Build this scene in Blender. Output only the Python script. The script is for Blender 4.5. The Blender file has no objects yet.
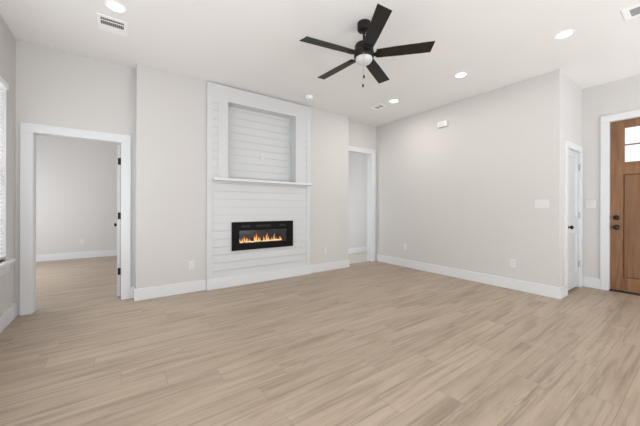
import bpy, bmesh, math, random
from mathutils import Vector, Matrix

S = bpy.context.scene
COL = S.collection
PI = math.pi
random.seed(7)

# ------------------------------------------------------------------ camera
YAW, ROLL, F, CY = 0.952733, 0.00239, 281.63, -5.16
fw = Vector((math.cos(YAW), math.sin(YAW), 0))
rt = Vector((math.sin(YAW), -math.cos(YAW), 0))
up = Vector((0, 0, 1))
r2 = rt * math.cos(ROLL) + up * math.sin(ROLL)
u2 = -rt * math.sin(ROLL) + up * math.cos(ROLL)
cd = bpy.data.cameras.new('camera')
cam = bpy.data.objects.new('camera', cd)
COL.objects.link(cam)
cam.matrix_world = Matrix(((r2.x, u2.x, -fw.x, 0), (r2.y, u2.y, -fw.y, 0), (r2.z, u2.z, -fw.z, 1.2), (0, 0, 0, 1)))
cd.sensor_fit = 'HORIZONTAL'
cd.sensor_width = 36
cd.lens = F / 640 * 36
cd.shift_y = CY / 640
cd.clip_start = 0.05
S.camera = cam

# ------------------------------------------------------------------ world, lights, exposure
S.view_settings.view_transform = 'Standard'
S.view_settings.look = 'None'
S.view_settings.gamma = 1
S.view_settings.use_curve_mapping = False
S.view_settings.exposure = 0.0
W = bpy.data.worlds.new('world')
S.world = W
W.use_nodes = True
W.node_tree.nodes['Background'].inputs[0].default_value = (0.95, 0.98, 1.0, 1)
W.node_tree.nodes['Background'].inputs[1].default_value = 1.2


def area(name, loc, direction, sx, sy, energy, color=(1, 1, 1), shape='RECTANGLE'):
    l = bpy.data.lights.new(name, 'AREA')
    l.shape = shape
    l.size = sx
    l.size_y = sy
    l.energy = energy
    l.color = color
    o = bpy.data.objects.new(name, l)
    COL.objects.link(o)
    o.location = loc
    o.rotation_euler = Vector(direction).to_track_quat('-Z', 'Y').to_euler()
    return o


# added lights by unseen windows behind the camera, tilted up to brighten the ceiling
DAY = (0.955, 0.99, 1.03)
E_REAR_L, E_REAR_R, E_LEFT, E_RIGHT, E_BED, E_HALL, E_DOWN, E_WIN, E_FAR, E_UP, E_BLIND, E_OUT, E_DL = 8, 148, 142, 18, 72, 10.5, 2.7, 22, 11, 11, 5, 40, 1.8
area('daylight_fill', (0.55, -3.6, 0.45), (0, .35, 1), 2.2, .8, E_REAR_L, DAY)
area('daylight_fill', (3.75, -3.6, 0.45), (0, .35, 1), 2.2, .8, E_REAR_R, DAY)
area('daylight_fill', (-0.70, -1.9, 0.45), (.35, 0, 1), 2.8, .5, E_LEFT, DAY)
area('daylight_fill', (5.60, -2.0, 0.45), (-.35, 0, 1), 2.8, .5, E_RIGHT, DAY)
area('daylight_fill', (-0.915, 0.6, 1.0), (1, 0.25, 0), 1.6, 1.5, E_WIN, DAY)  # added side light in an unseen opening, brightens the long right wall
area('daylight_fill', (-0.86, 2.3, 1.0), (.5, 0, 1), 1.4, .4, E_UP, DAY)  # added up-light along the left wall to lift the ceiling
area('daylight_fill', (-0.905, 3.12, 1.55), (1, 0, .15), 1.0, 1.6, E_BLIND, DAY)  # added on the room side of the blind, strengthens light from the left
area('daylight_fill', (-1.35, 3.40, 1.60), (1, 0, 0), 1.5, 1.8, E_OUT, DAY)  # daylight outside the blind covered window, shining through the slats
# added unseen lights that brighten the rooms beyond the two doorways
area('daylight_fill', (-2.55, 6.7, 1.25), (1, 0, 0), 2.0, 1.6, E_BED, DAY)
area('hall_fill', (5.25, 4.63, 1.5), (0, 1, 0), 1.0, 2.9, E_HALL, DAY)  # added soft fill, not a lamp of the hall; evens out its far wall
area('hall_fill', (3.45, 5.07, 1.3), (1, 0, 0), .7, 2.3, E_HALL * .8, DAY)  # added fill at the hall's left end, brightens the door jamb


# ------------------------------------------------------------------ materials
def nt(name):
    m = bpy.data.materials.new(name)
    m.use_nodes = True
    t = m.node_tree
    return m, t, t.nodes['Principled BSDF']


def N(t, typ, **kw):
    n = t.nodes.new(typ)
    for k, v in kw.items():
        setattr(n, k, v)
    return n


def plain(name, col, rough=0.5, metal=0.0, spec=0.5, var=0.0, scale=6, bump=0.0, bscale=200):
    m, t, b = nt(name)
    b.inputs['Base Color'].default_value = (*col, 1)
    b.inputs['Roughness'].default_value = rough
    b.inputs['Metallic'].default_value = metal
    b.inputs['Specular IOR Level'].default_value = spec
    geo = N(t, 'ShaderNodeNewGeometry')
    if var:
        n = N(t, 'ShaderNodeTexNoise')
        n.inputs['Scale'].default_value = scale
        n.inputs['Detail'].default_value = 3
        t.links.new(geo.outputs['Position'], n.inputs['Vector'])
        r = N(t, 'ShaderNodeValToRGB')
        r.color_ramp.elements[0].position = .3
        r.color_ramp.elements[1].position = .7
        r.color_ramp.elements[0].color = (*[c * (1 - var) for c in col], 1)
        r.color_ramp.elements[1].color = (*[min(1, c * (1 + var)) for c in col], 1)
        t.links.new(n.outputs['Fac'], r.inputs['Fac'])
        t.links.new(r.outputs['Color'], b.inputs['Base Color'])
    if bump:
        n2 = N(t, 'ShaderNodeTexNoise')
        n2.inputs['Scale'].default_value = bscale
        t.links.new(geo.outputs['Position'], n2.inputs['Vector'])
        bp = N(t, 'ShaderNodeBump')
        bp.inputs['Strength'].default_value = bump
        bp.inputs['Distance'].default_value = 0.002
        t.links.new(n2.outputs['Fac'], bp.inputs['Height'])
        t.links.new(bp.outputs['Normal'], b.inputs['Normal'])
    return m


def emis(name, col, strength):
    m, t, b = nt(name)
    b.inputs['Base Color'].default_value = (*col, 1)
    b.inputs['Emission Color'].default_value = (*col, 1)
    b.inputs['Emission Strength'].default_value = strength
    return m


def glass(name, tint=(1, 1, 1), gloss=.06, rough=0.02):
    m = bpy.data.materials.new(name)
    m.use_nodes = True
    t = m.node_tree
    t.nodes.remove(t.nodes['Principled BSDF'])
    tr = N(t, 'ShaderNodeBsdfTransparent')
    tr.inputs[0].default_value = (*tint, 1)
    gl = N(t, 'ShaderNodeBsdfGlossy')
    gl.inputs['Roughness'].default_value = rough
    mx = N(t, 'ShaderNodeMixShader')
    mx.inputs[0].default_value = gloss
    t.links.new(tr.outputs[0], mx.inputs[1])
    t.links.new(gl.outputs[0], mx.inputs[2])
    t.links.new(mx.outputs[0], t.nodes['Material Output'].inputs[0])
    return m


def math_node(t, op, a, b=None, c=None):
    n = N(t, 'ShaderNodeMath', operation=op)
    for i, v in enumerate((a, b, c)):
        if v is None:
            continue
        if isinstance(v, (int, float)):
            n.inputs[i].default_value = v
        else:
            t.links.new(v, n.inputs[i])
    return n.outputs[0]


def mix_col(t, fac, a, b, blend='MIX'):
    n = N(t, 'ShaderNodeMix', data_type='RGBA', blend_type=blend)
    for idx, v in ((0, fac), (6, a), (7, b)):
        if isinstance(v, (int, float)):
            n.inputs[idx].default_value = v
        elif isinstance(v, tuple):
            n.inputs[idx].default_value = (*v, 1)
        else:
            t.links.new(v, n.inputs[idx])
    return n.outputs[2]


def ramp(t, fac, stops):
    r = N(t, 'ShaderNodeValToRGB')
    e = r.color_ramp.elements
    while len(e) < len(stops):
        e.new(0.5)
    for k, (p, c) in enumerate(stops):
        e[k].position = p
        e[k].color = (*c, 1)
    t.links.new(fac, r.inputs['Fac'])
    return r.outputs['Color']


def plank_floor(name, light, mid, dark, width=0.182, length=1.22):
    m, t, b = nt(name)
    geo = N(t, 'ShaderNodeNewGeometry')
    sep = N(t, 'ShaderNodeSeparateXYZ')
    t.links.new(geo.outputs['Position'], sep.inputs[0])
    x, y = sep.outputs[0], sep.outputs[1]
    yr = math_node(t, 'DIVIDE', math_node(t, 'ADD', y, 20.05), width)
    row = math_node(t, 'FLOOR', yr)
    wn = N(t, 'ShaderNodeTexWhiteNoise', noise_dimensions='1D')
    t.links.new(row, wn.inputs['W'])
    xr = math_node(t, 'ADD', math_node(t, 'DIVIDE', math_node(t, 'ADD', x, 20.0), length), math_node(t, 'MULTIPLY', wn.outputs['Value'], 5.0))
    colm = math_node(t, 'FLOOR', xr)
    cid = N(t, 'ShaderNodeCombineXYZ')
    t.links.new(row, cid.inputs[0])
    t.links.new(colm, cid.inputs[1])
    wn2 = N(t, 'ShaderNodeTexWhiteNoise', noise_dimensions='2D')
    t.links.new(cid.outputs[0], wn2.inputs['Vector'])
    rnd = wn2.outputs['Value']
    # seams
    fy = math_node(t, 'FRACT', yr)
    fx = math_node(t, 'FRACT', xr)
    dy = math_node(t, 'MULTIPLY', math_node(t, 'MINIMUM', fy, math_node(t, 'SUBTRACT', 1.0, fy)), width)
    dx = math_node(t, 'MULTIPLY', math_node(t, 'MINIMUM', fx, math_node(t, 'SUBTRACT', 1.0, fx)), length)
    d = math_node(t, 'MINIMUM', dx, dy)
    seam = math_node(t, 'SUBTRACT', 1.0, math_node(t, 'SMOOTH_MIN', math_node(t, 'DIVIDE', d, 0.0022), 1.0, 0.05))
    seam = math_node(t, 'MAXIMUM', seam, 0.0)
    # grain coordinates, shifted plank by plank
    gx = math_node(t, 'ADD', x, math_node(t, 'MULTIPLY', rnd, 37.0))
    gy = math_node(t, 'ADD', y, math_node(t, 'MULTIPLY', rnd, 11.0))
    def coord(sx, sy):
        c = N(t, 'ShaderNodeCombineXYZ')
        t.links.new(math_node(t, 'MULTIPLY', gx, sx), c.inputs[0])
        t.links.new(math_node(t, 'MULTIPLY', gy, sy), c.inputs[1])
        return c.outputs[0]
    def noise(vec, scale, detail=4, dist=0.0, rough=.55):
        n = N(t, 'ShaderNodeTexNoise')
        n.inputs['Scale'].default_value = scale
        n.inputs['Detail'].default_value = detail
        n.inputs['Distortion'].default_value = dist
        n.inputs['Roughness'].default_value = rough
        t.links.new(vec, n.inputs['Vector'])
        return n.outputs['Fac']
    broad = noise(coord(0.9, 7.0), 1.6, 3, 0.6)
    fine = noise(coord(2.5, 70.0), 1.5, 4, 0.2)
    # cathedral figure: contour lines of a slow stretched field
    field = noise(coord(0.55, 9.0), 1.1, 2.0, 0.3, .5)
    rings = math_node(t, 'FRACT', math_node(t, 'MULTIPLY', field, 26.0))
    ringd = math_node(t, 'ABSOLUTE', math_node(t, 'SUBTRACT', rings, 0.5))
    patch = noise(coord(0.8, 3.0), 1.3, 1)
    pm = N(t, 'ShaderNodeMapRange')
    pm.inputs['From Min'].default_value = .48
    pm.inputs['From Max'].default_value = .66
    t.links.new(patch, pm.inputs['Value'])
    rm = N(t, 'ShaderNodeMapRange')
    rm.inputs['From Min'].default_value = .30
    rm.inputs['From Max'].default_value = .02
    t.links.new(ringd, rm.inputs['Value'])
    ringf = math_node(t, 'MULTIPLY', math_node(t, 'MULTIPLY', pm.outputs[0], rm.outputs[0]), 0.30)
    c = ramp(t, broad, [(0.28, dark), (0.48, mid), (0.72, light)])
    c = mix_col(t, math_node(t, 'MULTIPLY', fine, 0.30), c, dark, 'MIX')
    c = mix_col(t, ringf, c, tuple(v * .62 for v in dark), 'MIX')
    streak = noise(coord(0.8, 26.0), 1.2, 4, 0.3, .6)
    sm_ = N(t, 'ShaderNodeMapRange')
    sm_.inputs['From Min'].default_value = .52
    sm_.inputs['From Max'].default_value = .72
    t.links.new(streak, sm_.inputs['Value'])
    c = mix_col(t, math_node(t, 'MULTIPLY', sm_.outputs[0], .75), c, tuple(v * .64 for v in dark), 'MIX')
    # plank to plank tone
    tone = ramp(t, rnd, [(0.0, (.94, .935, .93)), (0.5, (1.0, 1.0, 1.0)), (1.0, (1.05, 1.05, 1.05))])
    c = mix_col(t, 1.0, c, tone, 'MULTIPLY')
    c = mix_col(t, math_node(t, 'MULTIPLY', seam, .6), c, tuple(v * .35 for v in dark), 'MIX')
    t.links.new(c, b.inputs['Base Color'])
    b.inputs['Roughness'].default_value = 0.42
    b.inputs['Specular IOR Level'].default_value = 0.38
    bp = N(t, 'ShaderNodeBump')
    bp.inputs['Strength'].default_value = .25
    bp.inputs['Distance'].default_value = .001
    h = math_node(t, 'SUBTRACT', math_node(t, 'MULTIPLY', fine, .4), seam)
    t.links.new(h, bp.inputs['Height'])
    t.links.new(bp.outputs['Normal'], b.inputs['Normal'])
    return m


def wood(name, light, mid, dark, vertical=True, rough=.45):
    m, t, b = nt(name)
    geo = N(t, 'ShaderNodeNewGeometry')
    mp = N(t, 'ShaderNodeMapping')
    mp.inputs['Scale'].default_value = (14, 14, 1.1) if vertical else (14, 1.1, 14)
    t.links.new(geo.outputs['Position'], mp.inputs['Vector'])
    n = N(t, 'ShaderNodeTexNoise')
    n.inputs['Scale'].default_value = 1.4
    n.inputs['Detail'].default_value = 5
    n.inputs['Distortion'].default_value = .8
    t.links.new(mp.outputs[0], n.inputs['Vector'])
    c = ramp(t, n.outputs['Fac'], [(.25, dark), (.5, mid), (.75, light)])
    n2 = N(t, 'ShaderNodeTexNoise')
    n2.inputs['Scale'].default_value = 3.0
    n2.inputs['Detail'].default_value = 2
    t.links.new(geo.outputs['Position'], n2.inputs['Vector'])
    c = mix_col(t, math_node(t, 'MULTIPLY', n2.outputs['Fac'], .5), c, dark)
    t.links.new(c, b.inputs['Base Color'])
    b.inputs['Roughness'].default_value = rough
    b.inputs['Specular IOR Level'].default_value = .35
    return m


WALL = (0.62, 0.602, 0.586)
M_wall = plain('wall_paint', WALL, .85, spec=.2, var=.008, scale=1.2, bump=.12, bscale=260)
M_ceil = plain('ceiling_paint', (0.84, 0.826, 0.814), .9, spec=.15, var=.008, scale=1.2, bump=.15, bscale=200)
M_trim = plain('white_trim_paint', (0.71, 0.72, 0.73), .38, var=.006, scale=2)
M_ship = plain('white_shiplap_paint', (0.63, 0.638, 0.645), .5, var=.01, scale=2)
M_gap = plain('shiplap_joint', (0.42, 0.42, 0.43), .8)
M_door = plain('white_door_paint', (0.60, 0.61, 0.62), .35, var=.006, scale=3)
M_black = plain('matte_black', (0.009, 0.0085, 0.008), .5, spec=.3, var=.1, scale=20)
M_blade = plain('black_blade', (0.014, 0.012, 0.010), .5, spec=.35, var=.15, scale=14)
M_blackgloss = plain('black_gloss', (0.006, 0.006, 0.0065), .45, spec=.1, var=.05, scale=9)
M_bronze = plain('dark_bronze', (0.03, 0.022, 0.017), .35, metal=.7, var=.1, scale=30)
M_nickel = plain('satin_nickel', (0.42, 0.42, 0.42), .35, metal=.8, var=.05, scale=30)
M_plastic = plain('white_plastic', (0.70, 0.695, 0.685), .35, var=.01, scale=10)
M_vent = plain('white_metal', (0.92, 0.92, 0.92), .45, var=.01, scale=10)
M_ventdark = plain('vent_shadow', (0.11, 0.11, 0.11), .8, var=.05, scale=10)
M_blind = plain('white_blind', (0.82, 0.82, 0.82), .5, var=.01, scale=8)
M_slat, _t, _b = nt('translucent_slat')
_b.inputs['Base Color'].default_value = (.85, .85, .85, 1)
_tl = N(_t, 'ShaderNodeBsdfTranslucent')
_tl.inputs[0].default_value = (.85, .85, .85, 1)
_mx = N(_t, 'ShaderNodeMixShader')
_mx.inputs[0].default_value = .45
_t.links.new(_b.outputs[0], _mx.inputs[1])
_t.links.new(_tl.outputs[0], _mx.inputs[2])
_t.links.new(_mx.outputs[0], _t.nodes['Material Output'].inputs[0])
M_floor = plank_floor('plank_floor', (0.482, 0.390, 0.300), (0.426, 0.340, 0.259), (0.318, 0.246, 0.182))
M_hall = plain('pale_hall_floor', (0.60, 0.555, 0.50), .6, var=.06, scale=9)
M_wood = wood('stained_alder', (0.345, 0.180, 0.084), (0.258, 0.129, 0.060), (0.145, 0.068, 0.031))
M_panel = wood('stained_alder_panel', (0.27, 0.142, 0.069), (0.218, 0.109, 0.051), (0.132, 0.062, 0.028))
M_thr = plain('threshold_bronze', (0.015, 0.013, 0.012), .5)
M_led = emis('downlight_lens', (1.0, 0.98, 0.95), 9.0)
M_globe = plain('opal_glass', (0.62, 0.615, 0.605), .3, var=.01, scale=10)
M_glass = glass('window_glass')
M_fireglass = glass('fireplace_glass', (0.92, 0.92, 0.94), .015, .12)
M_firebox = plain('firebox_panel', (0.060, 0.057, 0.064), .6, spec=.2, var=.25, scale=12)
M_dark = plain('dark_slot', (0.003, 0.003, 0.003), .6)
M_grille = plain('grille_brown', (0.028, 0.024, 0.020), .6, spec=.2)
M_crystal = emis('lit_crystal', (1.0, 0.74, 0.48), .8)


def flame_mat():
    m, t, b = nt('flame')
    tc = N(t, 'ShaderNodeTexCoord')
    sep = N(t, 'ShaderNodeSeparateXYZ')
    t.links.new(tc.outputs['Generated'], sep.inputs[0])
    c = ramp(t, sep.outputs[2], [(0.0, (1.0, .70, .32)), (.35, (1.0, .50, .12)), (.8, (0.75, .22, .03)), (1.0, (.35, .08, .01))])
    t.links.new(c, b.inputs['Emission Color'])
    b.inputs['Base Color'].default_value = (.3, .1, .02, 1)
    b.inputs['Emission Strength'].default_value = 1.25
    return m


M_flame = flame_mat()


# ------------------------------------------------------------------ mesh helpers
class MB:
    def __init__(self):
        self.bm = bmesh.new()

    def box(self, a, b, bev=0.0, rot=None):
        a, b = Vector(a), Vector(b)
        lo = Vector((min(a.x, b.x), min(a.y, b.y), min(a.z, b.z)))
        hi = Vector((max(a.x, b.x), max(a.y, b.y), max(a.z, b.z)))
        mtx = Matrix.Translation((lo + hi) / 2)
        if rot is not None:
            mtx = mtx @ rot
        d = hi - lo
        mtx = mtx @ Matrix.Diagonal((d.x, d.y, d.z, 1))
        r = bmesh.ops.create_cube(self.bm, size=1, matrix=mtx)
        if bev:
            es = list({e for v in r['verts'] for e in v.link_edges})
            bmesh.ops.bevel(self.bm, geom=es, offset=bev, segments=2, affect='EDGES', profile=.5)
        return self

    def lathe(self, prof, center=(0, 0, 0), axis=(0, 0, 1), seg=32):
        """prof = [(radius, height)...] turned about the axis"""
        q = Vector((0, 0, 1)).rotation_difference(Vector(axis)).to_matrix()
        c = Vector(center)
        rings = []
        for r, h in prof:
            if r < 1e-6:
                rings.append([self.bm.verts.new(c + q @ Vector((0, 0, h)))])
            else:
                rings.append([self.bm.verts.new(c + q @ Vector((r * math.cos(2 * PI * k / seg), r * math.sin(2 * PI * k / seg), h))) for k in range(seg)])
        for A, B in zip(rings, rings[1:]):
            for k in range(seg):
                l = (k + 1) % seg
                if len(A) == 1 and len(B) == 1:
                    continue
                if len(A) == 1:
                    self.bm.faces.new((A[0], B[k], B[l]))
                elif len(B) == 1:
                    self.bm.faces.new((A[k], A[l], B[0]))
                else:
                    self.bm.faces.new((A[k], A[l], B[l], B[k]))
        return self

    def tube(self, pts, r, seg=10):
        pts = [Vector(p) for p in pts]
        rings = []
        for i, p in enumerate(pts):
            d = (pts[min(i + 1, len(pts) - 1)] - pts[max(i - 1, 0)]).normalized()
            u = d.orthogonal().normalized() if i == 0 else (rings_u - d * rings_u.dot(d)).normalized()
            rings_u = u
            v = d.cross(u)
            rings.append([self.bm.verts.new(p + r * (u * math.cos(2 * PI * k / seg) + v * math.sin(2 * PI * k / seg))) for k in range(seg)])
        for A, B in zip(rings, rings[1:]):
            for k in range(seg):
                l = (k + 1) % seg
                self.bm.faces.new((A[k], A[l], B[l], B[k]))
        self.bm.faces.new(rings[0][::-1])
        self.bm.faces.new(rings[-1])
        return self

    def wall(self, plane, t0, t1, u0, u1, z0, z1, holes=()):
        """upright slab; plane 'y' runs along x (thickness t0..t1 in y), plane 'x' runs along y"""
        us = sorted({u0, u1, *[h[0] for h in holes], *[h[1] for h in holes]})
        zs = sorted({z0, z1, *[h[2] for h in holes], *[h[3] for h in holes]})
        us = [u for u in us if u0 <= u <= u1]
        zs = [z for z in zs if z0 <= z <= z1]
        V = {}

        def P(i, j, t):
            k = (i, j, t)
            if k not in V:
                u, z = us[i], zs[j]
                V[k] = self.bm.verts.new((u, t, z) if plane == 'y' else (t, u, z))
            return V[k]

        def solid(i, j):
            if not (0 <= i < len(us) - 1 and 0 <= j < len(zs) - 1):
                return False
            cu, cz = (us[i] + us[i + 1]) / 2, (zs[j] + zs[j + 1]) / 2
            return not any(h[0] < cu < h[1] and h[2] < cz < h[3] for h in holes)
        for i in range(len(us) - 1):
            for j in range(len(zs) - 1):
                if not solid(i, j):
                    continue
                for t in (t0, t1):
                    self.bm.faces.new((P(i, j, t), P(i + 1, j, t), P(i + 1, j + 1, t), P(i, j + 1, t)))
                for (di, dj, e) in ((-1, 0, ((i, j), (i, j + 1))), (1, 0, ((i + 1, j), (i + 1, j + 1))), (0, -1, ((i, j), (i + 1, j))), (0, 1, ((i, j + 1), (i + 1, j + 1)))):
                    if not solid(i + di, j + dj):
                        (a, b), (c, d) = e
                        self.bm.faces.new((P(a, b, t0), P(c, d, t0), P(c, d, t1), P(a, b, t1)))
        return self

    def build(self, name, mat, parent=None, smooth=False, loc=None):
        bmesh.ops.recalc_face_normals(self.bm, faces=self.bm.faces)
        me = bpy.data.meshes.new(name)
        if loc is not None and parent is None:
            bmesh.ops.translate(self.bm, verts=self.bm.verts, vec=-Vector(loc))
        self.bm.to_mesh(me)
        self.bm.free()
        me.materials.append(mat)
        if smooth:
            for p in me.polygons:
                p.use_smooth = True
            try:
                me.set_sharp_from_angle(angle=math.radians(40))
            except Exception:
                pass
        o = bpy.data.objects.new(name, me)
        COL.objects.link(o)
        if parent is not None:
            o.parent = parent
            # children are given in the thing's own frame
        elif loc is not None:
            o.location = loc
        return o


def tag(o, label=None, cat=None, group=None, kind=None):
    if label:
        o['label'] = label
    if cat:
        o['category'] = cat
    if group:
        o['group'] = group
    if kind:
        o['kind'] = kind
    return o


def thing(name, loc, label, cat, group=None, rot=0, kind=None):
    o = bpy.data.objects.new(name, None)
    o.empty_display_size = .1
    COL.objects.link(o)
    o.location = loc
    o.rotation_euler = (0, 0, rot)
    return tag(o, label, cat, group, kind)


def struct(o, label, cat):
    return tag(o, label, cat, kind='structure')


def dup(root, loc, rot, label, group=None):
    r = root.copy()
    COL.objects.link(r)
    r.location = loc
    r.rotation_euler = (0, 0, rot)
    r['label'] = label
    if group:
        r['group'] = group
    for ch in list(root.children):
        c = ch.copy()
        COL.objects.link(c)
        c.parent = r
        for g in list(ch.children):
            d = g.copy()
            COL.objects.link(d)
            d.parent = c
    return r


# ------------------------------------------------------------------ dimensions
H = 3.05
XL, XB, XF = -0.939, 4.753, 5.838          # left wall, right wall, front door wall
YA, YR, YW = 4.318, 4.479, 4.60            # fireplace bump, recess, back of recess wall
YC = 1.2045                                # closet return
BX0, BX1 = 0.172, 3.776                    # bump ends
YBK = -3.8                                 # wall behind the camera
D1 = (-0.795, 0.013, 2.04)                 # left doorway
D2 = (3.84, 4.60, 2.40)                    # right doorway
D3 = (5.06, 5.69, 2.045)                   # closet door
D4 = (-0.03, 0.902, 2.465)                 # front door (y range)
NX0, NX1, NZ0, NZ1 = 1.334, 2.516, 1.636, 2.80   # niche
FX0, FX1, FZ0, FZ1 = 1.505, 2.327, 0.641, 0.842  # firebox window

# ------------------------------------------------------------------ the shell
struct(MB().box((-2.75, YBK - .15, -.12), (6.1, 4.545, 0)).box((-2.75, 4.545, -.12), (3.30, 8.8, 0)).build('floor', M_floor),
       'light oak plank floor across the room', 'floor')
struct(MB().box((3.30, 4.545, -.12), (6.1, 5.7, 0)).build('floor_hall', M_hall), 'pale floor of the hall beyond the right doorway', 'floor')
struct(MB().box((-2.75, YBK - .15, H), (6.1, 8.8, H + .12)).build('ceiling', M_ceil), 'flat warm white ceiling', 'ceiling')

WIN = (2.60, 4.164, 0.665, 2.445)
struct(MB().wall('x', XL - .14, XL, YBK, YW, 0, H, [WIN, (-.25, 1.45, .2, 2.445), (-3.2, -1.4, .7, 2.4)]).build('wall_left', M_wall), 'left wall with the blind covered window', 'wall')
struct(MB().wall('y', YR, YW, XL, BX0, 0, H, [(D1[0] - .02, D1[1] + .02, -1, D1[2] + .02)][:0] + [(D1[0] - .02, D1[1] + .02, 0, D1[2] + .02)]).build('wall_back', M_wall),
       'recessed wall around the left doorway', 'wall')
m = MB()
m.wall('y', YA, YW, BX0, BX1, 0, H, [(NX0 - .012, NX1 + .012, NZ0, NZ1 + .012), (FX0 - .02, FX1 + .02, FZ0 - .02, FZ1 + .02)])
struct(m.build('wall_fireplace', M_wall), 'bumped out wall that carries the fireplace', 'wall')
struct(MB().wall('y', YR, YW, BX1, XF, 0, H, [(D2[0] - .02, D2[1] + .02, 0, D2[2] + .02)]).build('wall_hall', M_wall), 'narrow recessed wall over the right doorway', 'wall')
struct(MB().wall('x', XB, XB + .12, YC + .12, YR, 0, H).build('wall_right', M_wall), 'long plain right wall', 'wall')
struct(MB().wall('y', YC, YC + .12, XB, XF, 0, H, [(D3[0] - .02, D3[1] + .02, 0, D3[2] + .02)]).build('wall_closet', M_wall), 'short return wall around the white closet door', 'wall')
struct(MB().wall('x', XF, XF + .16, YBK, 5.66, 0, H, [(D4[0] - .02, D4[1] + .02, 0, D4[2] + .02), (-3.2, -1.4, .7, 2.4)]).build('wall_front', M_wall), 'entry wall around the brown front door', 'wall')
struct(MB().wall('y', YBK - .14, YBK, XL - .14, XF + .16, 0, H, [(-.55, 1.65, .35, 2.55), (2.65, 4.85, .35, 2.55)]).build('wall_rear', M_wall), 'wall behind the camera with two windows', 'wall')
# rooms beyond
struct(MB().wall('y', 8.65, 8.77, -2.75, 2.6, 0, H).build('wall_bedroom_far', M_wall), 'far wall of the room beyond the left doorway', 'wall')
struct(MB().wall('x', -2.75, -2.6, YW, 8.65, 0, H, [(5.7, 7.7, .65, 2.35)]).build('wall_bedroom_left', M_wall), 'left wall of the room beyond the left doorway', 'wall')
struct(MB().wall('x', 2.0, 2.12, YW, 8.65, 0, H).build('wall_bedroom_right', M_wall), 'right wall of the room beyond the left doorway', 'wall')
struct(MB().wall('y', YR, YW, -2.75, XL - .14, 0, H).build('wall_bedroom_near', M_wall), 'near wall of the room beyond the left doorway', 'wall')
struct(MB().wall('y', 5.54, 5.66, 3.18, XF, 0, H).build('wall_hall_far', M_wall), 'far wall of the hall beyond the right doorway', 'wall')
struct(MB().wall('x', 3.18, 3.30, YW, 5.54, 0, H).build('wall_hall_left', M_wall), 'left end wall of the hall', 'wall')

# ------------------------------------------------------------------ baseboards
BH, BT = 0.152, 0.018


def base_run(mb, pts):
    """boards along a list of axis-aligned segments (x0,y0,x1,y1,nx,ny) with outward normal"""
    for x0, y0, x1, y1, nx, ny in pts:
        a = Vector((min(x0, x1), min(y0, y1), 0))
        b = Vector((max(x0, x1), max(y0, y1), BH))
        a2, b2 = a.copy(), b.copy()
        if nx > 0: b2.x += BT
        if nx < 0: a2.x -= BT
        if ny > 0: b2.y += BT
        if ny < 0: a2.y -= BT
        mb.box(a2, b2, .004)
    return mb


CW = 0.105                                   # casing width
struct(base_run(MB(), [(XL, YBK, XL, YR, 1, 0)]).build('baseboard_left', M_trim), 'white baseboard along the left wall', 'baseboard')
struct(base_run(MB(), [(D1[1] + CW, YR, BX0, YR, 0, -1)]).build('baseboard_back', M_trim), 'short white baseboard right of the left doorway', 'baseboard')
struct(base_run(MB(), [(BX0 - BT, YA, 1.026, YA, 0, -1), (2.832, YA, BX1 + BT, YA, 0, -1), (BX0, YA, BX0, YR - BT, -1, 0), (BX1, YA, BX1, YR, 1, 0)]).build('baseboard_fireplace', M_trim),
       'white baseboard along the fireplace wall', 'baseboard')
struct(base_run(MB(), [(XB, YC - BT, XB, YR - .02, -1, 0)]).build('baseboard_right', M_trim), 'white baseboard along the long right wall', 'baseboard')
struct(base_run(MB(), [(XB, YC, D3[0] - .09, YC, 0, -1)]).build('baseboard_closet', M_trim), 'short white baseboard left of the closet door', 'baseboard')
struct(base_run(MB(), [(XF, D4[1] + .095, XF, YC, -1, 0), (XF, YBK, XF, D4[0] - .095, -1, 0)]).build('baseboard_front', M_trim), 'white baseboard beside the front door', 'baseboard')
struct(base_run(MB(), [(-2.6, 8.65, 2.0, 8.65, 0, -1)]).build('baseboard_bedroom', M_trim), 'white baseboard seen through the left doorway', 'baseboard')
struct(base_run(MB(), [(3.30, 5.54, XF, 5.54, 0, -1)]).build('baseboard_hall', M_trim), 'white baseboard seen through the right doorway', 'baseboard')

# ------------------------------------------------------------------ door casings with jambs
CT = 0.02


def casing_y(name, label, x0, x1, zt, yf, yb, cw, cl=None, back=True):
    """opening in a wall that runs along x; room side at y = yf"""
    cl = cw if cl is None else cl
    mb = MB()
    mb.box((x0 - cl, yf - CT, 0), (x0 - .004, yf, zt + .004), .002)
    mb.box((x1 + .004, yf - CT, 0), (x1 + cw, yf, zt + .004), .002)
    mb.box((x0 - cl, yf - CT, zt + .004), (x1 + cw, yf, zt + cw), .002)
    if back:
        mb.box((x0 - cl, yb, 0), (x0 - .004, yb + CT, zt + .004), .002)
        mb.box((x1 + .004, yb, 0), (x1 + cw, yb + CT, zt + .004), .002)
        mb.box((x0 - cl, yb, zt + .004), (x1 + cw, yb + CT, zt + cw), .002)
    mb.box((x0 - .02, yf, 0), (x0, yb, zt), .001)
    mb.box((x1, yf, 0), (x1 + .02, yb, zt), .001)
    mb.box((x0 - .02, yf, zt), (x1 + .02, yb, zt + .02), .001)
    return struct(mb.build(name, M_trim), label, 'door trim')


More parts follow.
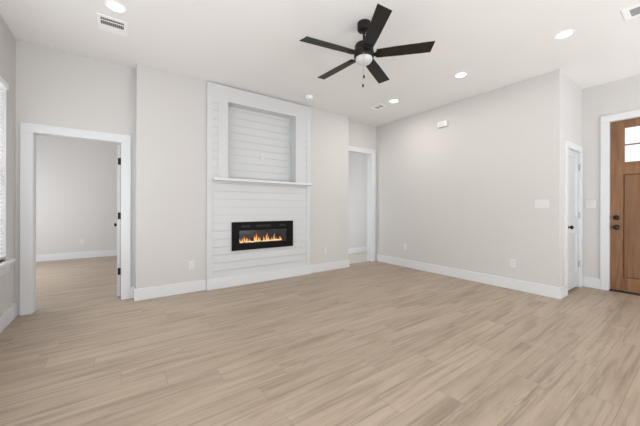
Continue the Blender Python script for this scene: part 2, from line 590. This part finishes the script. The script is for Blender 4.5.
casing_y('trim_1', 'wide white casing around the left doorway', D1[0], D1[1], D1[2], YR, YW, CW)
casing_y('trim_2', 'white casing around the right doorway beside the long wall', D2[0], D2[1], D2[2], YR, YW, .108, cl=.06)
casing_y('trim_3', 'white casing around the closet door', D3[0], D3[1], D3[2], YC, YC + .12, .09, back=False)
mb = MB()
y0, y1, zt = D4
mb.box((XF - CT, y1 + .004, 0), (XF, y1 + .095, zt + .004), .002)
mb.box((XF - CT, y0 - .095, 0), (XF, y0 - .004, zt + .004), .002)
mb.box((XF - CT, y0 - .095, zt + .004), (XF, y1 + .095, zt + .1), .002)
mb.box((XF, y1, 0), (XF + .16, y1 + .02, zt), .001)
mb.box((XF, y0 - .02, 0), (XF + .16, y0, zt), .001)
mb.box((XF, y0 - .02, zt), (XF + .16, y1 + .02, zt + .02), .001)
struct(mb.build('trim_4', M_trim), 'wide white casing around the brown front door', 'door trim')

# ------------------------------------------------------------------ doors


def panel_leaf(w, h, t, panels, depth=.009, slope=.012):
    """leaf in local x 0..w, y 0..t, z 0..h with recessed panels on both faces"""
    mb = MB()
    mb.wall('y', 0, t, 0, w, 0, h, panels)
    for a, b, c, d in panels:
        # sunk field with sloped sticking
        for f, s in ((0, 1), (t, -1)):
            o = [mb.bm.verts.new(p) for p in ((a, f, c), (b, f, c), (b, f, d), (a, f, d))]
            y = f + s * depth
            i = [mb.bm.verts.new(p) for p in ((a + slope, y, c + slope), (b - slope, y, c + slope), (b - slope, y, d - slope), (a + slope, y, d - slope))]
            for k in range(4):
                l = (k + 1) % 4
                mb.bm.faces.new((o[k], o[l], i[l], i[k]))
            mb.bm.faces.new(i)
    bmesh.ops.remove_doubles(mb.bm, verts=mb.bm.verts, dist=1e-5)
    return mb


def knob(mb, c, axis):
    return mb.lathe([(0, 0), (.031, 0), (.033, .004), (.030, .009), (.013, .012), (.011, .028), (.02, .036), (.027, .046), (.027, .055), (.019, .063), (0, .065)], c, axis, 24)


# the open white door in the left doorway, swung into the far room: local x runs along the leaf
w1 = D1[1] - D1[0] - .006
d1 = thing('door_1', (D1[1] - .004, YW + .008, .012), 'white door standing open in the left doorway seen edge on', 'door', rot=PI / 2 - .03, kind='structure')
panel_leaf(w1, 2.02, .038, [(.11, w1 - .11, .24, .84), (.11, w1 - .11, 1.07, 1.91)]).build('door_leaf', M_door, d1)
for z in (1.80, 1.075, .335):
    mb = MB().box((-.0045, .003, z - .045), (-.0005, .030, z + .045), .001)
    mb.lathe([(0, -.047), (.006, -.047), (.006, .047), (0, .047)], (-.006, -.001, z), seg=12)
    tag(mb.build('hinge', M_black, d1, True), 'black hinge')
mb = knob(knob(MB(), (w1 - .065, .038, .92), (0, 1, 0)), (w1 - .065, 0, .92), (0, -1, 0))
tag(mb.build('door_knob', M_black, d1, True), 'round black door knob')

# closet door
w3 = D3[1] - D3[0] - .006
d3 = thing('door_2', (D3[0] + .003, YC + .006, .036), 'narrow white two panel closet door with black knob', 'door', kind='structure')
panel_leaf(w3, D3[2] - .036 - .004, .036, [(.10, w3 - .10, .215, .80), (.10, w3 - .10, 1.05, 1.92)], .012, .016).build('door_leaf', M_door, d3)
tag(knob(MB(), (.065, 0, .90), (0, -1, 0)).build('door_knob', M_black, d3, True), 'round black door knob')
for z in (1.79, 1.06, .325):
    mb = MB().box((w3 - .02, -.004, z - .045), (w3 + .003, 0.0005, z + .045), .001)
    mb.lathe([(0, -.05), (.008, -.05), (.008, .05), (0, .05)], (w3 + .003, -.008, z), seg=12)
    tag(mb.build('hinge', M_nickel, d3, True), 'silver hinge')

# front door, local x runs from latch edge (y high) to hinge edge
wd = D4[1] - D4[0] - .008
d4 = thing('door_3', (XF + .022, D4[1] - .004, .024), 'tall brown wooden front door with glass lites', 'door', rot=-PI / 2, kind='structure')
hd = D4[2] - .024 - .006
LX = [.140, .340, .372, .552, .584, .784]
LX = [.140, .339, .363, .561, .585, wd - .140]
LZ = [1.838, 2.076, 2.092, 2.328]
lites = [(LX[2 * i], LX[2 * i + 1], LZ[2 * j], LZ[2 * j + 1]) for i in range(3) for j in range(2)]
pans = [(.130, wd / 2 - .05, .19, 1.665), (wd / 2 + .05, wd - .130, .19, 1.665)]
mb = MB().wall('y', 0, .044, 0, wd, 0, hd, [(LX[0], LX[5], LZ[0], LZ[3])] + pans)
for a, b, c, d in pans:
    mb.box((a, .034, c), (b, .040, d))
mb.build('door_leaf', M_wood, d4)
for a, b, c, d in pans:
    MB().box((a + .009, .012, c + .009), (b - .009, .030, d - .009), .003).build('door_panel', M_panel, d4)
mb = MB()
for i in (0, 1):
    mb.box((LX[2 * i + 1], .006, LZ[0]), (LX[2 * i + 2], .038, LZ[3]))
for i in range(3):
    mb.box((LX[2 * i], .006, LZ[1]), (LX[2 * i + 1], .038, LZ[2]))
mb.box((LX[0] - .012, -.012, LZ[0] - .03), (LX[5] + .012, .0, LZ[0] - .008), .003)
mb.build('muntin', M_wood, d4)
for a, b, c, d in lites:
    MB().box((a, .02, c), (b, .024, d)).build('glass_lite', M_glass, d4)
hx = .062
dbz, hz = 1.045, .905
mb = MB().lathe([(0, 0), (.034, 0), (.036, .005), (.033, .014), (.02, .018), (.018, .022), (0, .022)], (hx, 0, dbz), (0, -1, 0), 28)
mb.box((hx - .004, -.036, dbz - .016), (hx + .004, -.02, dbz + .016), .002)
tag(mb.build('deadbolt', M_bronze, d4, True), 'round dark bronze deadbolt')
mb = MB().lathe([(0, 0), (.034, 0), (.036, .005), (.032, .012), (.013, .016), (.011, .030), (0, .030)], (hx, 0, hz), (0, -1, 0), 28)
mb.lathe([(.012, .028), (.022, .036), (.030, .048), (.030, .058), (.021, .068), (0, .070)], (hx, 0, hz), (0, -1, 0), 28)
tag(mb.build('door_handle', M_bronze, d4, True), 'round dark bronze knob')
mb = MB().box((-.0035, .008, hz - .03), (.0, .036, hz + .03)).box((-.0035, .008, dbz - .03), (.0, .036, dbz + .03))
mb.build('latch_plate', M_bronze, d4)
struct(MB().box((XF - .012, D4[0], 0), (XF + .15, D4[1], .02), .004).build('trim_5', M_thr), 'black threshold under the brown front door', 'threshold')

# ------------------------------------------------------------------ left window with blind
w = thing('window_1', (XL, 3.382, WIN[2]), 'window in the left wall behind a white blind', 'window', kind='structure')
ya, yb = WIN[0] - 3.382, WIN[1] - 3.382
hw = WIN[3] - WIN[2]
mb = MB()
mb.wall('x', -.13, -.085, ya, yb, 0, hw, [(ya + .05, yb - .05, .05, hw / 2 - .02), (ya + .05, yb - .05, hw / 2 + .02, hw - .05)])
mb.build('window_frame', M_trim, w)
MB().box((-.11, ya + .05, .05), (-.106, yb - .05, hw - .05)).build('window_glass', M_glass, w)
mb = MB().box((-.085, ya, -.028), (.0, yb, .0)).box((0, ya - .075, -.028), (.055, yb + .075, 0), .004)
mb.build('window_sill', M_trim, w)
MB().box((0, ya - .05, -.028 - .09), (.018, yb + .05, -.028), .003).build('window_apron', M_trim, w)

b = thing('window_blind', (XL, 3.382, 0), 'white horizontal slat blind lowered over the left window', 'blind')
MB().box((-.055, ya + .006, 2.385), (.02, yb - .006, 2.44), .004).build('headrail', M_blind, b)
mb = MB()
z = .735
while z < 2.375:
    mb.box((-.052, ya + .012, z), (-.006, yb - .012, z + .003), rot=Matrix.Rotation(math.radians(48), 4, 'Y'))
    z += .040
mb.build('slats', M_slat, b)
MB().box((-.055, ya + .012, .695), (-.005, yb - .012, .715), .003).build('bottom_rail', M_blind, b)
mb = MB()
for yy in (ya + .15, 0, yb - .15):
    mb.box((-.0295, yy - .004, .71), (-.0285, yy + .004, 2.39))
mb.build('ladder_cord', M_blind, b)

# ------------------------------------------------------------------ shiplap fireplace surround
SX0, SX1 = 1.030, 2.828
YS = YA - .040                              # face of the boards
su = thing('shiplap_surround', ((SX0 + SX1) / 2, YA, 0), 'white shiplap surround with a recessed niche on the fireplace wall', 'fireplace surround')
ox, oy, oz = su.location
def L(x, y, z): return (x - ox, y - oy, z - oz)
SP, SO = .1187, .019
def boards(mb, x0, x1, z0, z1, yb_, yf, holes=()):
    """boards between z0 and z1 on a fixed course, split round the holes"""
    k = math.floor((z0 - SO) / SP)
    while k * SP + SO < z1:
        a, c = max(z0, k * SP + SO + .003), min(z1, (k + 1) * SP + SO)
        k += 1
        if c - a < .008:
            continue
        hs = [h for h in holes if h[2] < c and h[3] > a]
        cuts = sorted({a, c, *[z for h in hs for z in h[2:] if a < z < c]})
        for p, q in zip(cuts, cuts[1:]):
            xs = [x0]
            for h in sorted(hs):
                if h[2] < (p + q) / 2 < h[3]:
                    xs += [h[0], h[1]]
            xs.append(x1)
            for i in range(0, len(xs), 2):
                if xs[i + 1] - xs[i] > .005:
                    mb.box(L(xs[i], yf, p), L(xs[i + 1], yb_, q))
    return mb
TW = .080
TOP = 2.738
NC = .150
boards(MB(), SX0 + TW, SX1 - TW, BH, TOP, YA - .022, YS + .004, [(NX0 - NC, NX1 + NC, NZ0 - .02, TOP + 1), (FX0 - .02, FX1 + .02, FZ0 - .02, FZ1 + .02)]).build('shiplap_boards', M_ship, su)
MB().wall('y', YA - .022 - oy, YA - .001 - oy, SX0 + .03 - ox, SX1 - .03 - ox, BH - oz, TOP + .02 - oz, [(NX0 - .1 - ox, NX1 + .1 - ox, NZ0 - oz, TOP + .1 - oz), (FX0 - .02 - ox, FX1 + .02 - ox, FZ0 - .02 - oz, FZ1 + .02 - oz)]).build('backer', M_gap, su)
for x in (SX0, SX1 - TW):
    MB().box(L(x, YS - .004, BH), L(x + TW, YA - .0005, TOP), .002).build('edge_trim', M_ship, su)
MB().wall('y', YS - .004 - oy, YA - .0005 - oy, SX0 - ox, SX1 - ox, TOP - oz, H - .022 - oz, [(NX0 - ox, NX1 - ox, TOP - oz, NZ1 - oz)]).build('frieze_board', M_ship, su)
for x in (NX0 - NC, NX1):
    MB().box(L(x, YS - .004, NZ0), L(x + NC, YA - .0005, TOP), .001).build('niche_casing', M_ship, su)
MB().box(L(SX0 - .004, YS - .020, 0), L(SX1 + .004, YA - .0005, BH), .003).build('plinth_board', M_trim, su)
YN = 4.460                                  # niche back
mb = MB()
mb.box(L(NX0 - .012, YA - .001, NZ0), L(NX0, YN + .015, NZ1)).box(L(NX1, YA - .001, NZ0), L(NX1 + .012, YN + .015, NZ1))
mb.box(L(NX0 - .012, YA - .001, NZ1), L(NX1 + .012, YN + .015, NZ1 + .012))
mb.build('niche_lining', M_ship, su)
MB().box(L(NX0, YS - .003, NZ0 - .03), L(NX1, YN, NZ0), .001).build('niche_sill', M_ship, su)
boards(MB(), NX0, NX1, NZ0, NZ1, YN + .008, YN).build('niche_boards', M_ship, su)
MB().box(L(NX0, YN + .008, NZ0), L(NX1, YN + .014, NZ1)).build('niche_backer', M_gap, su)

mt = thing('mantel_shelf', ((SX0 + SX1) / 2, YS - .0055, 1.575), 'thin white mantel shelf under the shiplap niche', 'mantel shelf')
mx, my, mz = mt.location
MB().box((-.832, -.085, .026), (.868, 0, .064), .003).build('shelf_board', M_trim, mt)
MB().box((-.815, -.018, .006), (.845, 0, .026), .003).build('shelf_cleat', M_ship, mt)

# ------------------------------------------------------------------ electric fireplace
fp = thing('electric_fireplace', (1.922, YS + .003, .539), 'wide black electric fireplace with lit flames in the shiplap', 'fireplace')
gx, gy, gz = fp.location   # on the shiplap face
def G(x, y, z): return (x - gx, y - gy, z - gz)
yf = YS - .022
mb = MB().wall('y', yf - gy, 0, 1.390 - gx, 2.454 - gx, 0, .439, [(FX0 - gx, FX1 - gx, FZ0 - gz, FZ1 - gz)])
mb.build('fascia', M_blackgloss, fp)
mb = MB()
mb.box(G(FX0 - .012, gy, FZ0 - .014), G(FX0, 4.48, FZ1 + .014)).box(G(FX1, gy, FZ0 - .014), G(FX1 + .012, 4.48, FZ1 + .014))
mb.box(G(FX0, gy, FZ0 - .014), G(FX1, 4.48, FZ0)).box(G(FX0, gy, FZ1), G(FX1, 4.48, FZ1 + .014))
mb.box(G(FX0 - .012, 4.48, FZ0 - .014), G(FX1 + .012, 4.494, FZ1 + .014))
mb.build('firebox', M_firebox, fp)
MB().box(G(FX0, yf + .006, FZ0), G(FX1, yf + .010, FZ1)).build('glass_front', M_fireglass, fp)
for x0, x1 in ((1.53, 1.68), (2.19, 2.31)):
    MB().box(G(x0, yf - .0015, .893), G(x1, yf, .925)).build('vent_slot', M_dark, fp)
mb = MB().box(G(1.775, yf - .0015, .893), G(2.03, yf, .925))
mb.build('heater_grille', M_grille, fp)
# glowing crystals
rng = random.Random(3)
mb = MB()
for k in range(110):
    x = rng.uniform(FX0 + .01, FX1 - .01)
    y = rng.uniform(4.33, 4.44)
    r = rng.uniform(.006, .012)
    bmesh.ops.create_icosphere(mb.bm, subdivisions=1, radius=r, matrix=Matrix.Translation(G(x, y, FZ0 + r * .7)) @ Matrix.Rotation(rng.uniform(0, 3), 4, 'X'))
tag(mb.build('crystals', M_crystal, fp), kind='stuff')
# flames: twisted tapering tongues
FL = [(.02, .05, .020), (.055, .085, .018), (.10, .07, .020), (.135, .115, .019), (.17, .085, .024), (.205, .06, .018), (.30, .125, .022), (.335, .155, .024), (.365, .10, .022), (.40, .06, .016),
      (.475, .09, .020), (.505, .165, .024), (.535, .09, .018), (.62, .06, .018), (.655, .145, .016), (.69, .06, .016), (.755, .085, .018), (.785, .06, .014)]
for dx, h, r in FL:
    h *= .84
    r *= .82
    mb = MB()
    prof, seg, n = [], 10, 12
    ph = rng.uniform(0, 6)
    rings = []
    yy = rng.uniform(4.36, 4.42)
    for i in range(n + 1):
        tt = i / n
        rr = r * (0.55 + 1.0 * tt * (1 - tt) * 1.6) * (1 - tt) ** .75 + .0004
        cx = FX0 + dx + .010 * math.sin(ph + tt * 5) * tt
        cyy = yy + .006 * math.cos(ph + tt * 4) * tt
        rings.append([mb.bm.verts.new(G(cx + rr * math.cos(2 * PI * k / seg), cyy + .6 * rr * math.sin(2 * PI * k / seg), FZ0 + .008 + h * tt)) for k in range(seg)])
    for A, B in zip(rings, rings[1:]):
        for k in range(seg):
            l = (k + 1) % seg
            mb.bm.faces.new((A[k], A[l], B[l], B[k]))
    mb.bm.faces.new(rings[0][::-1])
    mb.bm.faces.new(rings[-1])
    mb.build('flame', M_flame, fp, True)

# ------------------------------------------------------------------ ceiling fan
FC = (1.990, 2.046)
fan = thing('ceiling_fan', (FC[0], FC[1], H), 'black five blade ceiling fan with white globe', 'ceiling fan')
MB().lathe([(0, 0), (.066, 0), (.066, -.062), (.060, -.075), (.02, -.082), (.012, -.09), (0, -.09)]).build('canopy', M_black, fan, True)
MB().lathe([(0, -.08), (.0115, -.08), (.0115, -.20), (.02, -.205), (.02, -.222), (0, -.222)], seg=16).build('downrod', M_black, fan, True)
ZB = -.318
TILT = Matrix.Translation((0, 0, ZB)) @ Matrix.Rotation(math.radians(-1.6), 4, Vector((rt.x, rt.y, 0))) @ Matrix.Translation((0, 0, -ZB))
MB().lathe([(0, -.20), (.05, -.203), (.083, -.215), (.092, -.232), (.092, -.285), (.098, -.292), (.098, -.340), (.090, -.352), (0, -.352)], seg=40).build('motor_housing', M_black, fan, True)
for k in range(5):
    ang = math.radians(312.1 - 72 * k)
    pitch = math.radians(-13)
    mb = MB()
    # outline of a blade: narrow root, wide slanted tip
    out = [(.125, -.052), (.125, .052), (.30, .058), (.636, .063), (.660, -.065), (.30, -.060)]
    th = .006
    rot = TILT @ Matrix.Rotation(ang, 4, 'Z') @ Matrix.Translation((0, 0, ZB)) @ Matrix.Rotation(pitch, 4, 'X')
    top = [mb.bm.verts.new(rot @ Vector((x, y, th / 2))) for x, y in out]
    bot = [mb.bm.verts.new(rot @ Vector((x, y, -th / 2))) for x, y in out]
    mb.bm.faces.new(top)
    mb.bm.faces.new(bot[::-1])
    for i in range(len(out)):
        j = (i + 1) % len(out)
        mb.bm.faces.new((top[i], top[j], bot[j], bot[i]))
    bl = mb.build('fan_blade', M_blade, fan)
    mb = MB()
    rot2 = TILT @ Matrix.Rotation(ang, 4, 'Z')
    for (a, b_) in (((.06, -.022, ZB - .012), (.14, .022, ZB - .004)), ((.115, -.036, ZB - .010), (.175, .036, ZB - .003))):
        r = bmesh.ops.create_cube(mb.bm, size=1, matrix=rot @ Matrix.Translation(((a[0] + b_[0]) / 2, 0, -.008)) @ Matrix.Diagonal((b_[0] - a[0], b_[1] - a[1], .007, 1)))
    mb.build('blade_iron', M_black, bl)
MB().lathe([(0, -.352), (.083, -.352), (.083, -.368), (.080, -.378), (.070, -.393), (.053, -.404), (.029, -.411), (0, -.413)], seg=40).build('light_globe', M_globe, fan, True)
for (cx, cy_, ln) in ((-.066, -.070, .225), (-.074, -.064, .312)):
    mb = MB().tube([(cx, cy_, -.34), (cx, cy_, -.34 - ln)], .0016, 6)
    ch = mb.build('pull_chain', M_nickel, fan)
    MB().lathe([(0, .014), (.004, .012), (.009, 0), (.009, -.012), (.004, -.02), (0, -.021)], (cx, cy_, -.34 - ln - .01), seg=14).build('chain_fob', M_black, ch, True)

# ------------------------------------------------------------------ recessed lights


def downlight(x, y, label):
    o = thing('recessed_light', (x, y, H), label, 'ceiling light', 'round recessed lights in the ceiling')
    return o


dl = downlight(3.860, 2.060, 'round recessed ceiling light left of the vent, above the middle of the long wall')
MB().lathe([(.062, -.001), (.074, -.0012), (.084, -.003), (.088, 0), (.062, 0)], seg=40).build('trim_ring', M_vent, dl, True)
MB().lathe([(0, -.002), (.0625, -.002), (.0625, 0), (0, 0)], seg=40).build('lens', M_led, dl, True)
dl['label'] = 'recessed ceiling light above the middle of the long right wall'
G_ = 'round recessed lights in the ceiling'
dup(dl, (3.850, .940, H), 0, 'recessed ceiling light near the closet corner, largest on the right', G_)
dup(dl, (3.864, 3.235, H), 0, 'recessed ceiling light near the far corner, next to the small vent', G_)
dup(dl, (-.035, 3.212, H), 0, 'recessed ceiling light at the upper left, just in front of the wide vent', G_)
for x, y, e in ((3.86, 2.06, E_DOWN), (3.85, .94, E_DOWN), (3.864, 3.235, E_FAR), (-.035, 3.212, E_DL)):
    area('downlight_lamp', (x, y, H - .006), (0, 0, -1), .11, .11, e, (1, .96, .90), 'DISK')

# ------------------------------------------------------------------ ceiling vents


def vent(loc, sx, sy, label, rows, louver_dx, name='ceiling_vent', field=None):
    o = thing(name, (*loc, H), label, 'ceiling vent')
    fx0, fx1 = (-sx / 2 + .03, sx / 2 - .03) if field is None else field
    n = len(rows)
    mb = MB()
    # frame plate with openings (flat on the ceiling)
    xs = (-sx / 2, fx0, fx1, sx / 2)
    mb.box((-sx / 2, -sy / 2, -.006), (fx0, sy / 2, -.0005), .0015)
    mb.box((fx1, -sy / 2, -.006), (sx / 2, sy / 2, -.0005), .0015)
    edges = [-sy / 2] + [v for r in rows for v in r] + [sy / 2]
    for i in range(0, len(edges), 2):
        mb.box((fx0, edges[i], -.006), (fx1, edges[i + 1], -.0005))
    mb.build('vent_frame', M_vent, o)
    mb = MB()
    for a, b_ in rows:
        mb.box((fx0, a, -.0015), (fx1, b_, -.0005))
    mb.build('vent_backing', M_ventdark, o)
    mb = MB()
    for a, b_ in rows:
        x = fx0 + louver_dx
        while x < fx1 - louver_dx * .5:
            mb.box((x - .0012, a, -.0038), (x + .0012, b_, -.0015))
            x += louver_dx
    mb.build('vent_louvers', M_vent, o)
    return o


vent((-.062, 3.555), .245, .285, 'wide white ceiling vent in front of the left doorway', [(-.105, -.060), (-.050, .025)], .016, field=(-.095, .092))
vent((3.925, .368), .250, .300, 'white ceiling vent at the right edge, near the front door', [(-.115, -.005), (.012, .105)], .020, field=(-.062, .09))
v2 = vent((3.85, 3.575), .20, .27, 'small white ceiling vent near the far corner of the room', [(-.085, -.01), (.0, .075)], .020, field=(-.045, .055))

# smoke detector
sm = thing('smoke_detector', (2.560, 3.92, H), 'round white smoke detector on the ceiling over the surround', 'smoke detector')
MB().lathe([(0, 0), (.064, 0), (.066, -.008), (.064, -.028), (.054, -.042), (.034, -.047), (0, -.048)], seg=32).build('cover', M_vent, sm, True)
MB().lathe([(.0, -.0475), (.012, -.0478), (.012, -.050), (0, -.0505)], (.015, 0, 0), seg=16).build('test_button', M_plastic, sm, True)

# ------------------------------------------------------------------ plates on the walls


def outlet(loc, rot, label):
    """local x = along the wall, local -y = into the room"""
    o = thing('wall_outlet', loc, label, 'outlet', 'white outlets low on the walls', rot)
    MB().box((-.036, -.006, -.058), (.036, 0, .058), .002).build('cover_plate', M_plastic, o)
    for s in (-1, 1):
        c = MB().lathe([(0, .006), (.0165, .006), (.0165, .0078), (0, .0078)], (0, 0, s * .021), (0, -1, 0), 20).build('socket', M_plastic, o, True)
        mb = MB()
        for dx in (-.006, .006):
            mb.box((dx - .0011, -.0083, s * .021 - .002), (dx + .0011, -.0077, s * .021 + .006))
        mb.lathe([(0, .0077), (.0022, .0077), (.0022, .0083), (0, .0083)], (0, 0, s * .021 - .008), (0, -1, 0), 10)
        mb.build('slot', M_ventdark, c)
    return o


og = 'white outlets low on the walls'
o1 = outlet((.832, YA, .385), 0, 'white wall outlet left of the shiplap surround')
dup(o1, (3.187, YA, .385), 0, 'white wall outlet right of the shiplap surround', og)
dup(o1, (XB, 1.744, .385), -PI / 2, 'white wall outlet on the long wall nearer the closet', og)
dup(o1, (XB, 3.675, .415), -PI / 2, 'white wall outlet on the long wall nearer the far corner', og)
dup(o1, (-.72, 8.65, .385), 0, 'white wall outlet in the room beyond the left doorway', og)
dup(o1, (1.963, YN, 2.06), 0, 'white wall outlet inside the shiplap niche', og)


def switch(loc, rot, label, n):
    o = thing('light_switch', loc, label, 'light switch', 'light switch plates', rot)
    wv = .024 + .046 * n
    MB().box((-wv / 2, -.006, -.058), (wv / 2, 0, .058), .002).build('cover_plate', M_plastic, o)
    for k in range(n):
        x = (k - (n - 1) / 2) * .046
        c = MB().box((x - .016, -.0075, -.033), (x + .016, -.0055, .033), .001).build('rocker_frame', M_plastic, o)
        mb = MB().box((x - .0145, -.0105, -.031), (x + .0145, -.0070, .031), .0012, rot=Matrix.Rotation(math.radians(3), 4, 'X'))
        mb.build('rocker', M_plastic, c)
    return o


switch((XB, 1.392, 1.262), -PI / 2, 'light switch plate on the long wall near the closet corner', 3)
switch((XF, 1.105, 1.268), -PI / 2, 'light switch plate between the closet door and the front door', 2)

# door chime high on the long wall
ch = thing('door_chime', (XB, 2.855, 2.712), 'white door chime box high on the long right wall', 'door chime', rot=-PI / 2)
MB().box((-.09, -.045, -.05), (.09, 0, .05), .006).build('chime_cover', M_plastic, ch)
mb = MB()
for k in range(5):
    mb.box((-.06, -.0458, -.03 + k * .015), (.06, -.0445, -.027 + k * .015))
mb.build('chime_slots', M_gap, ch)
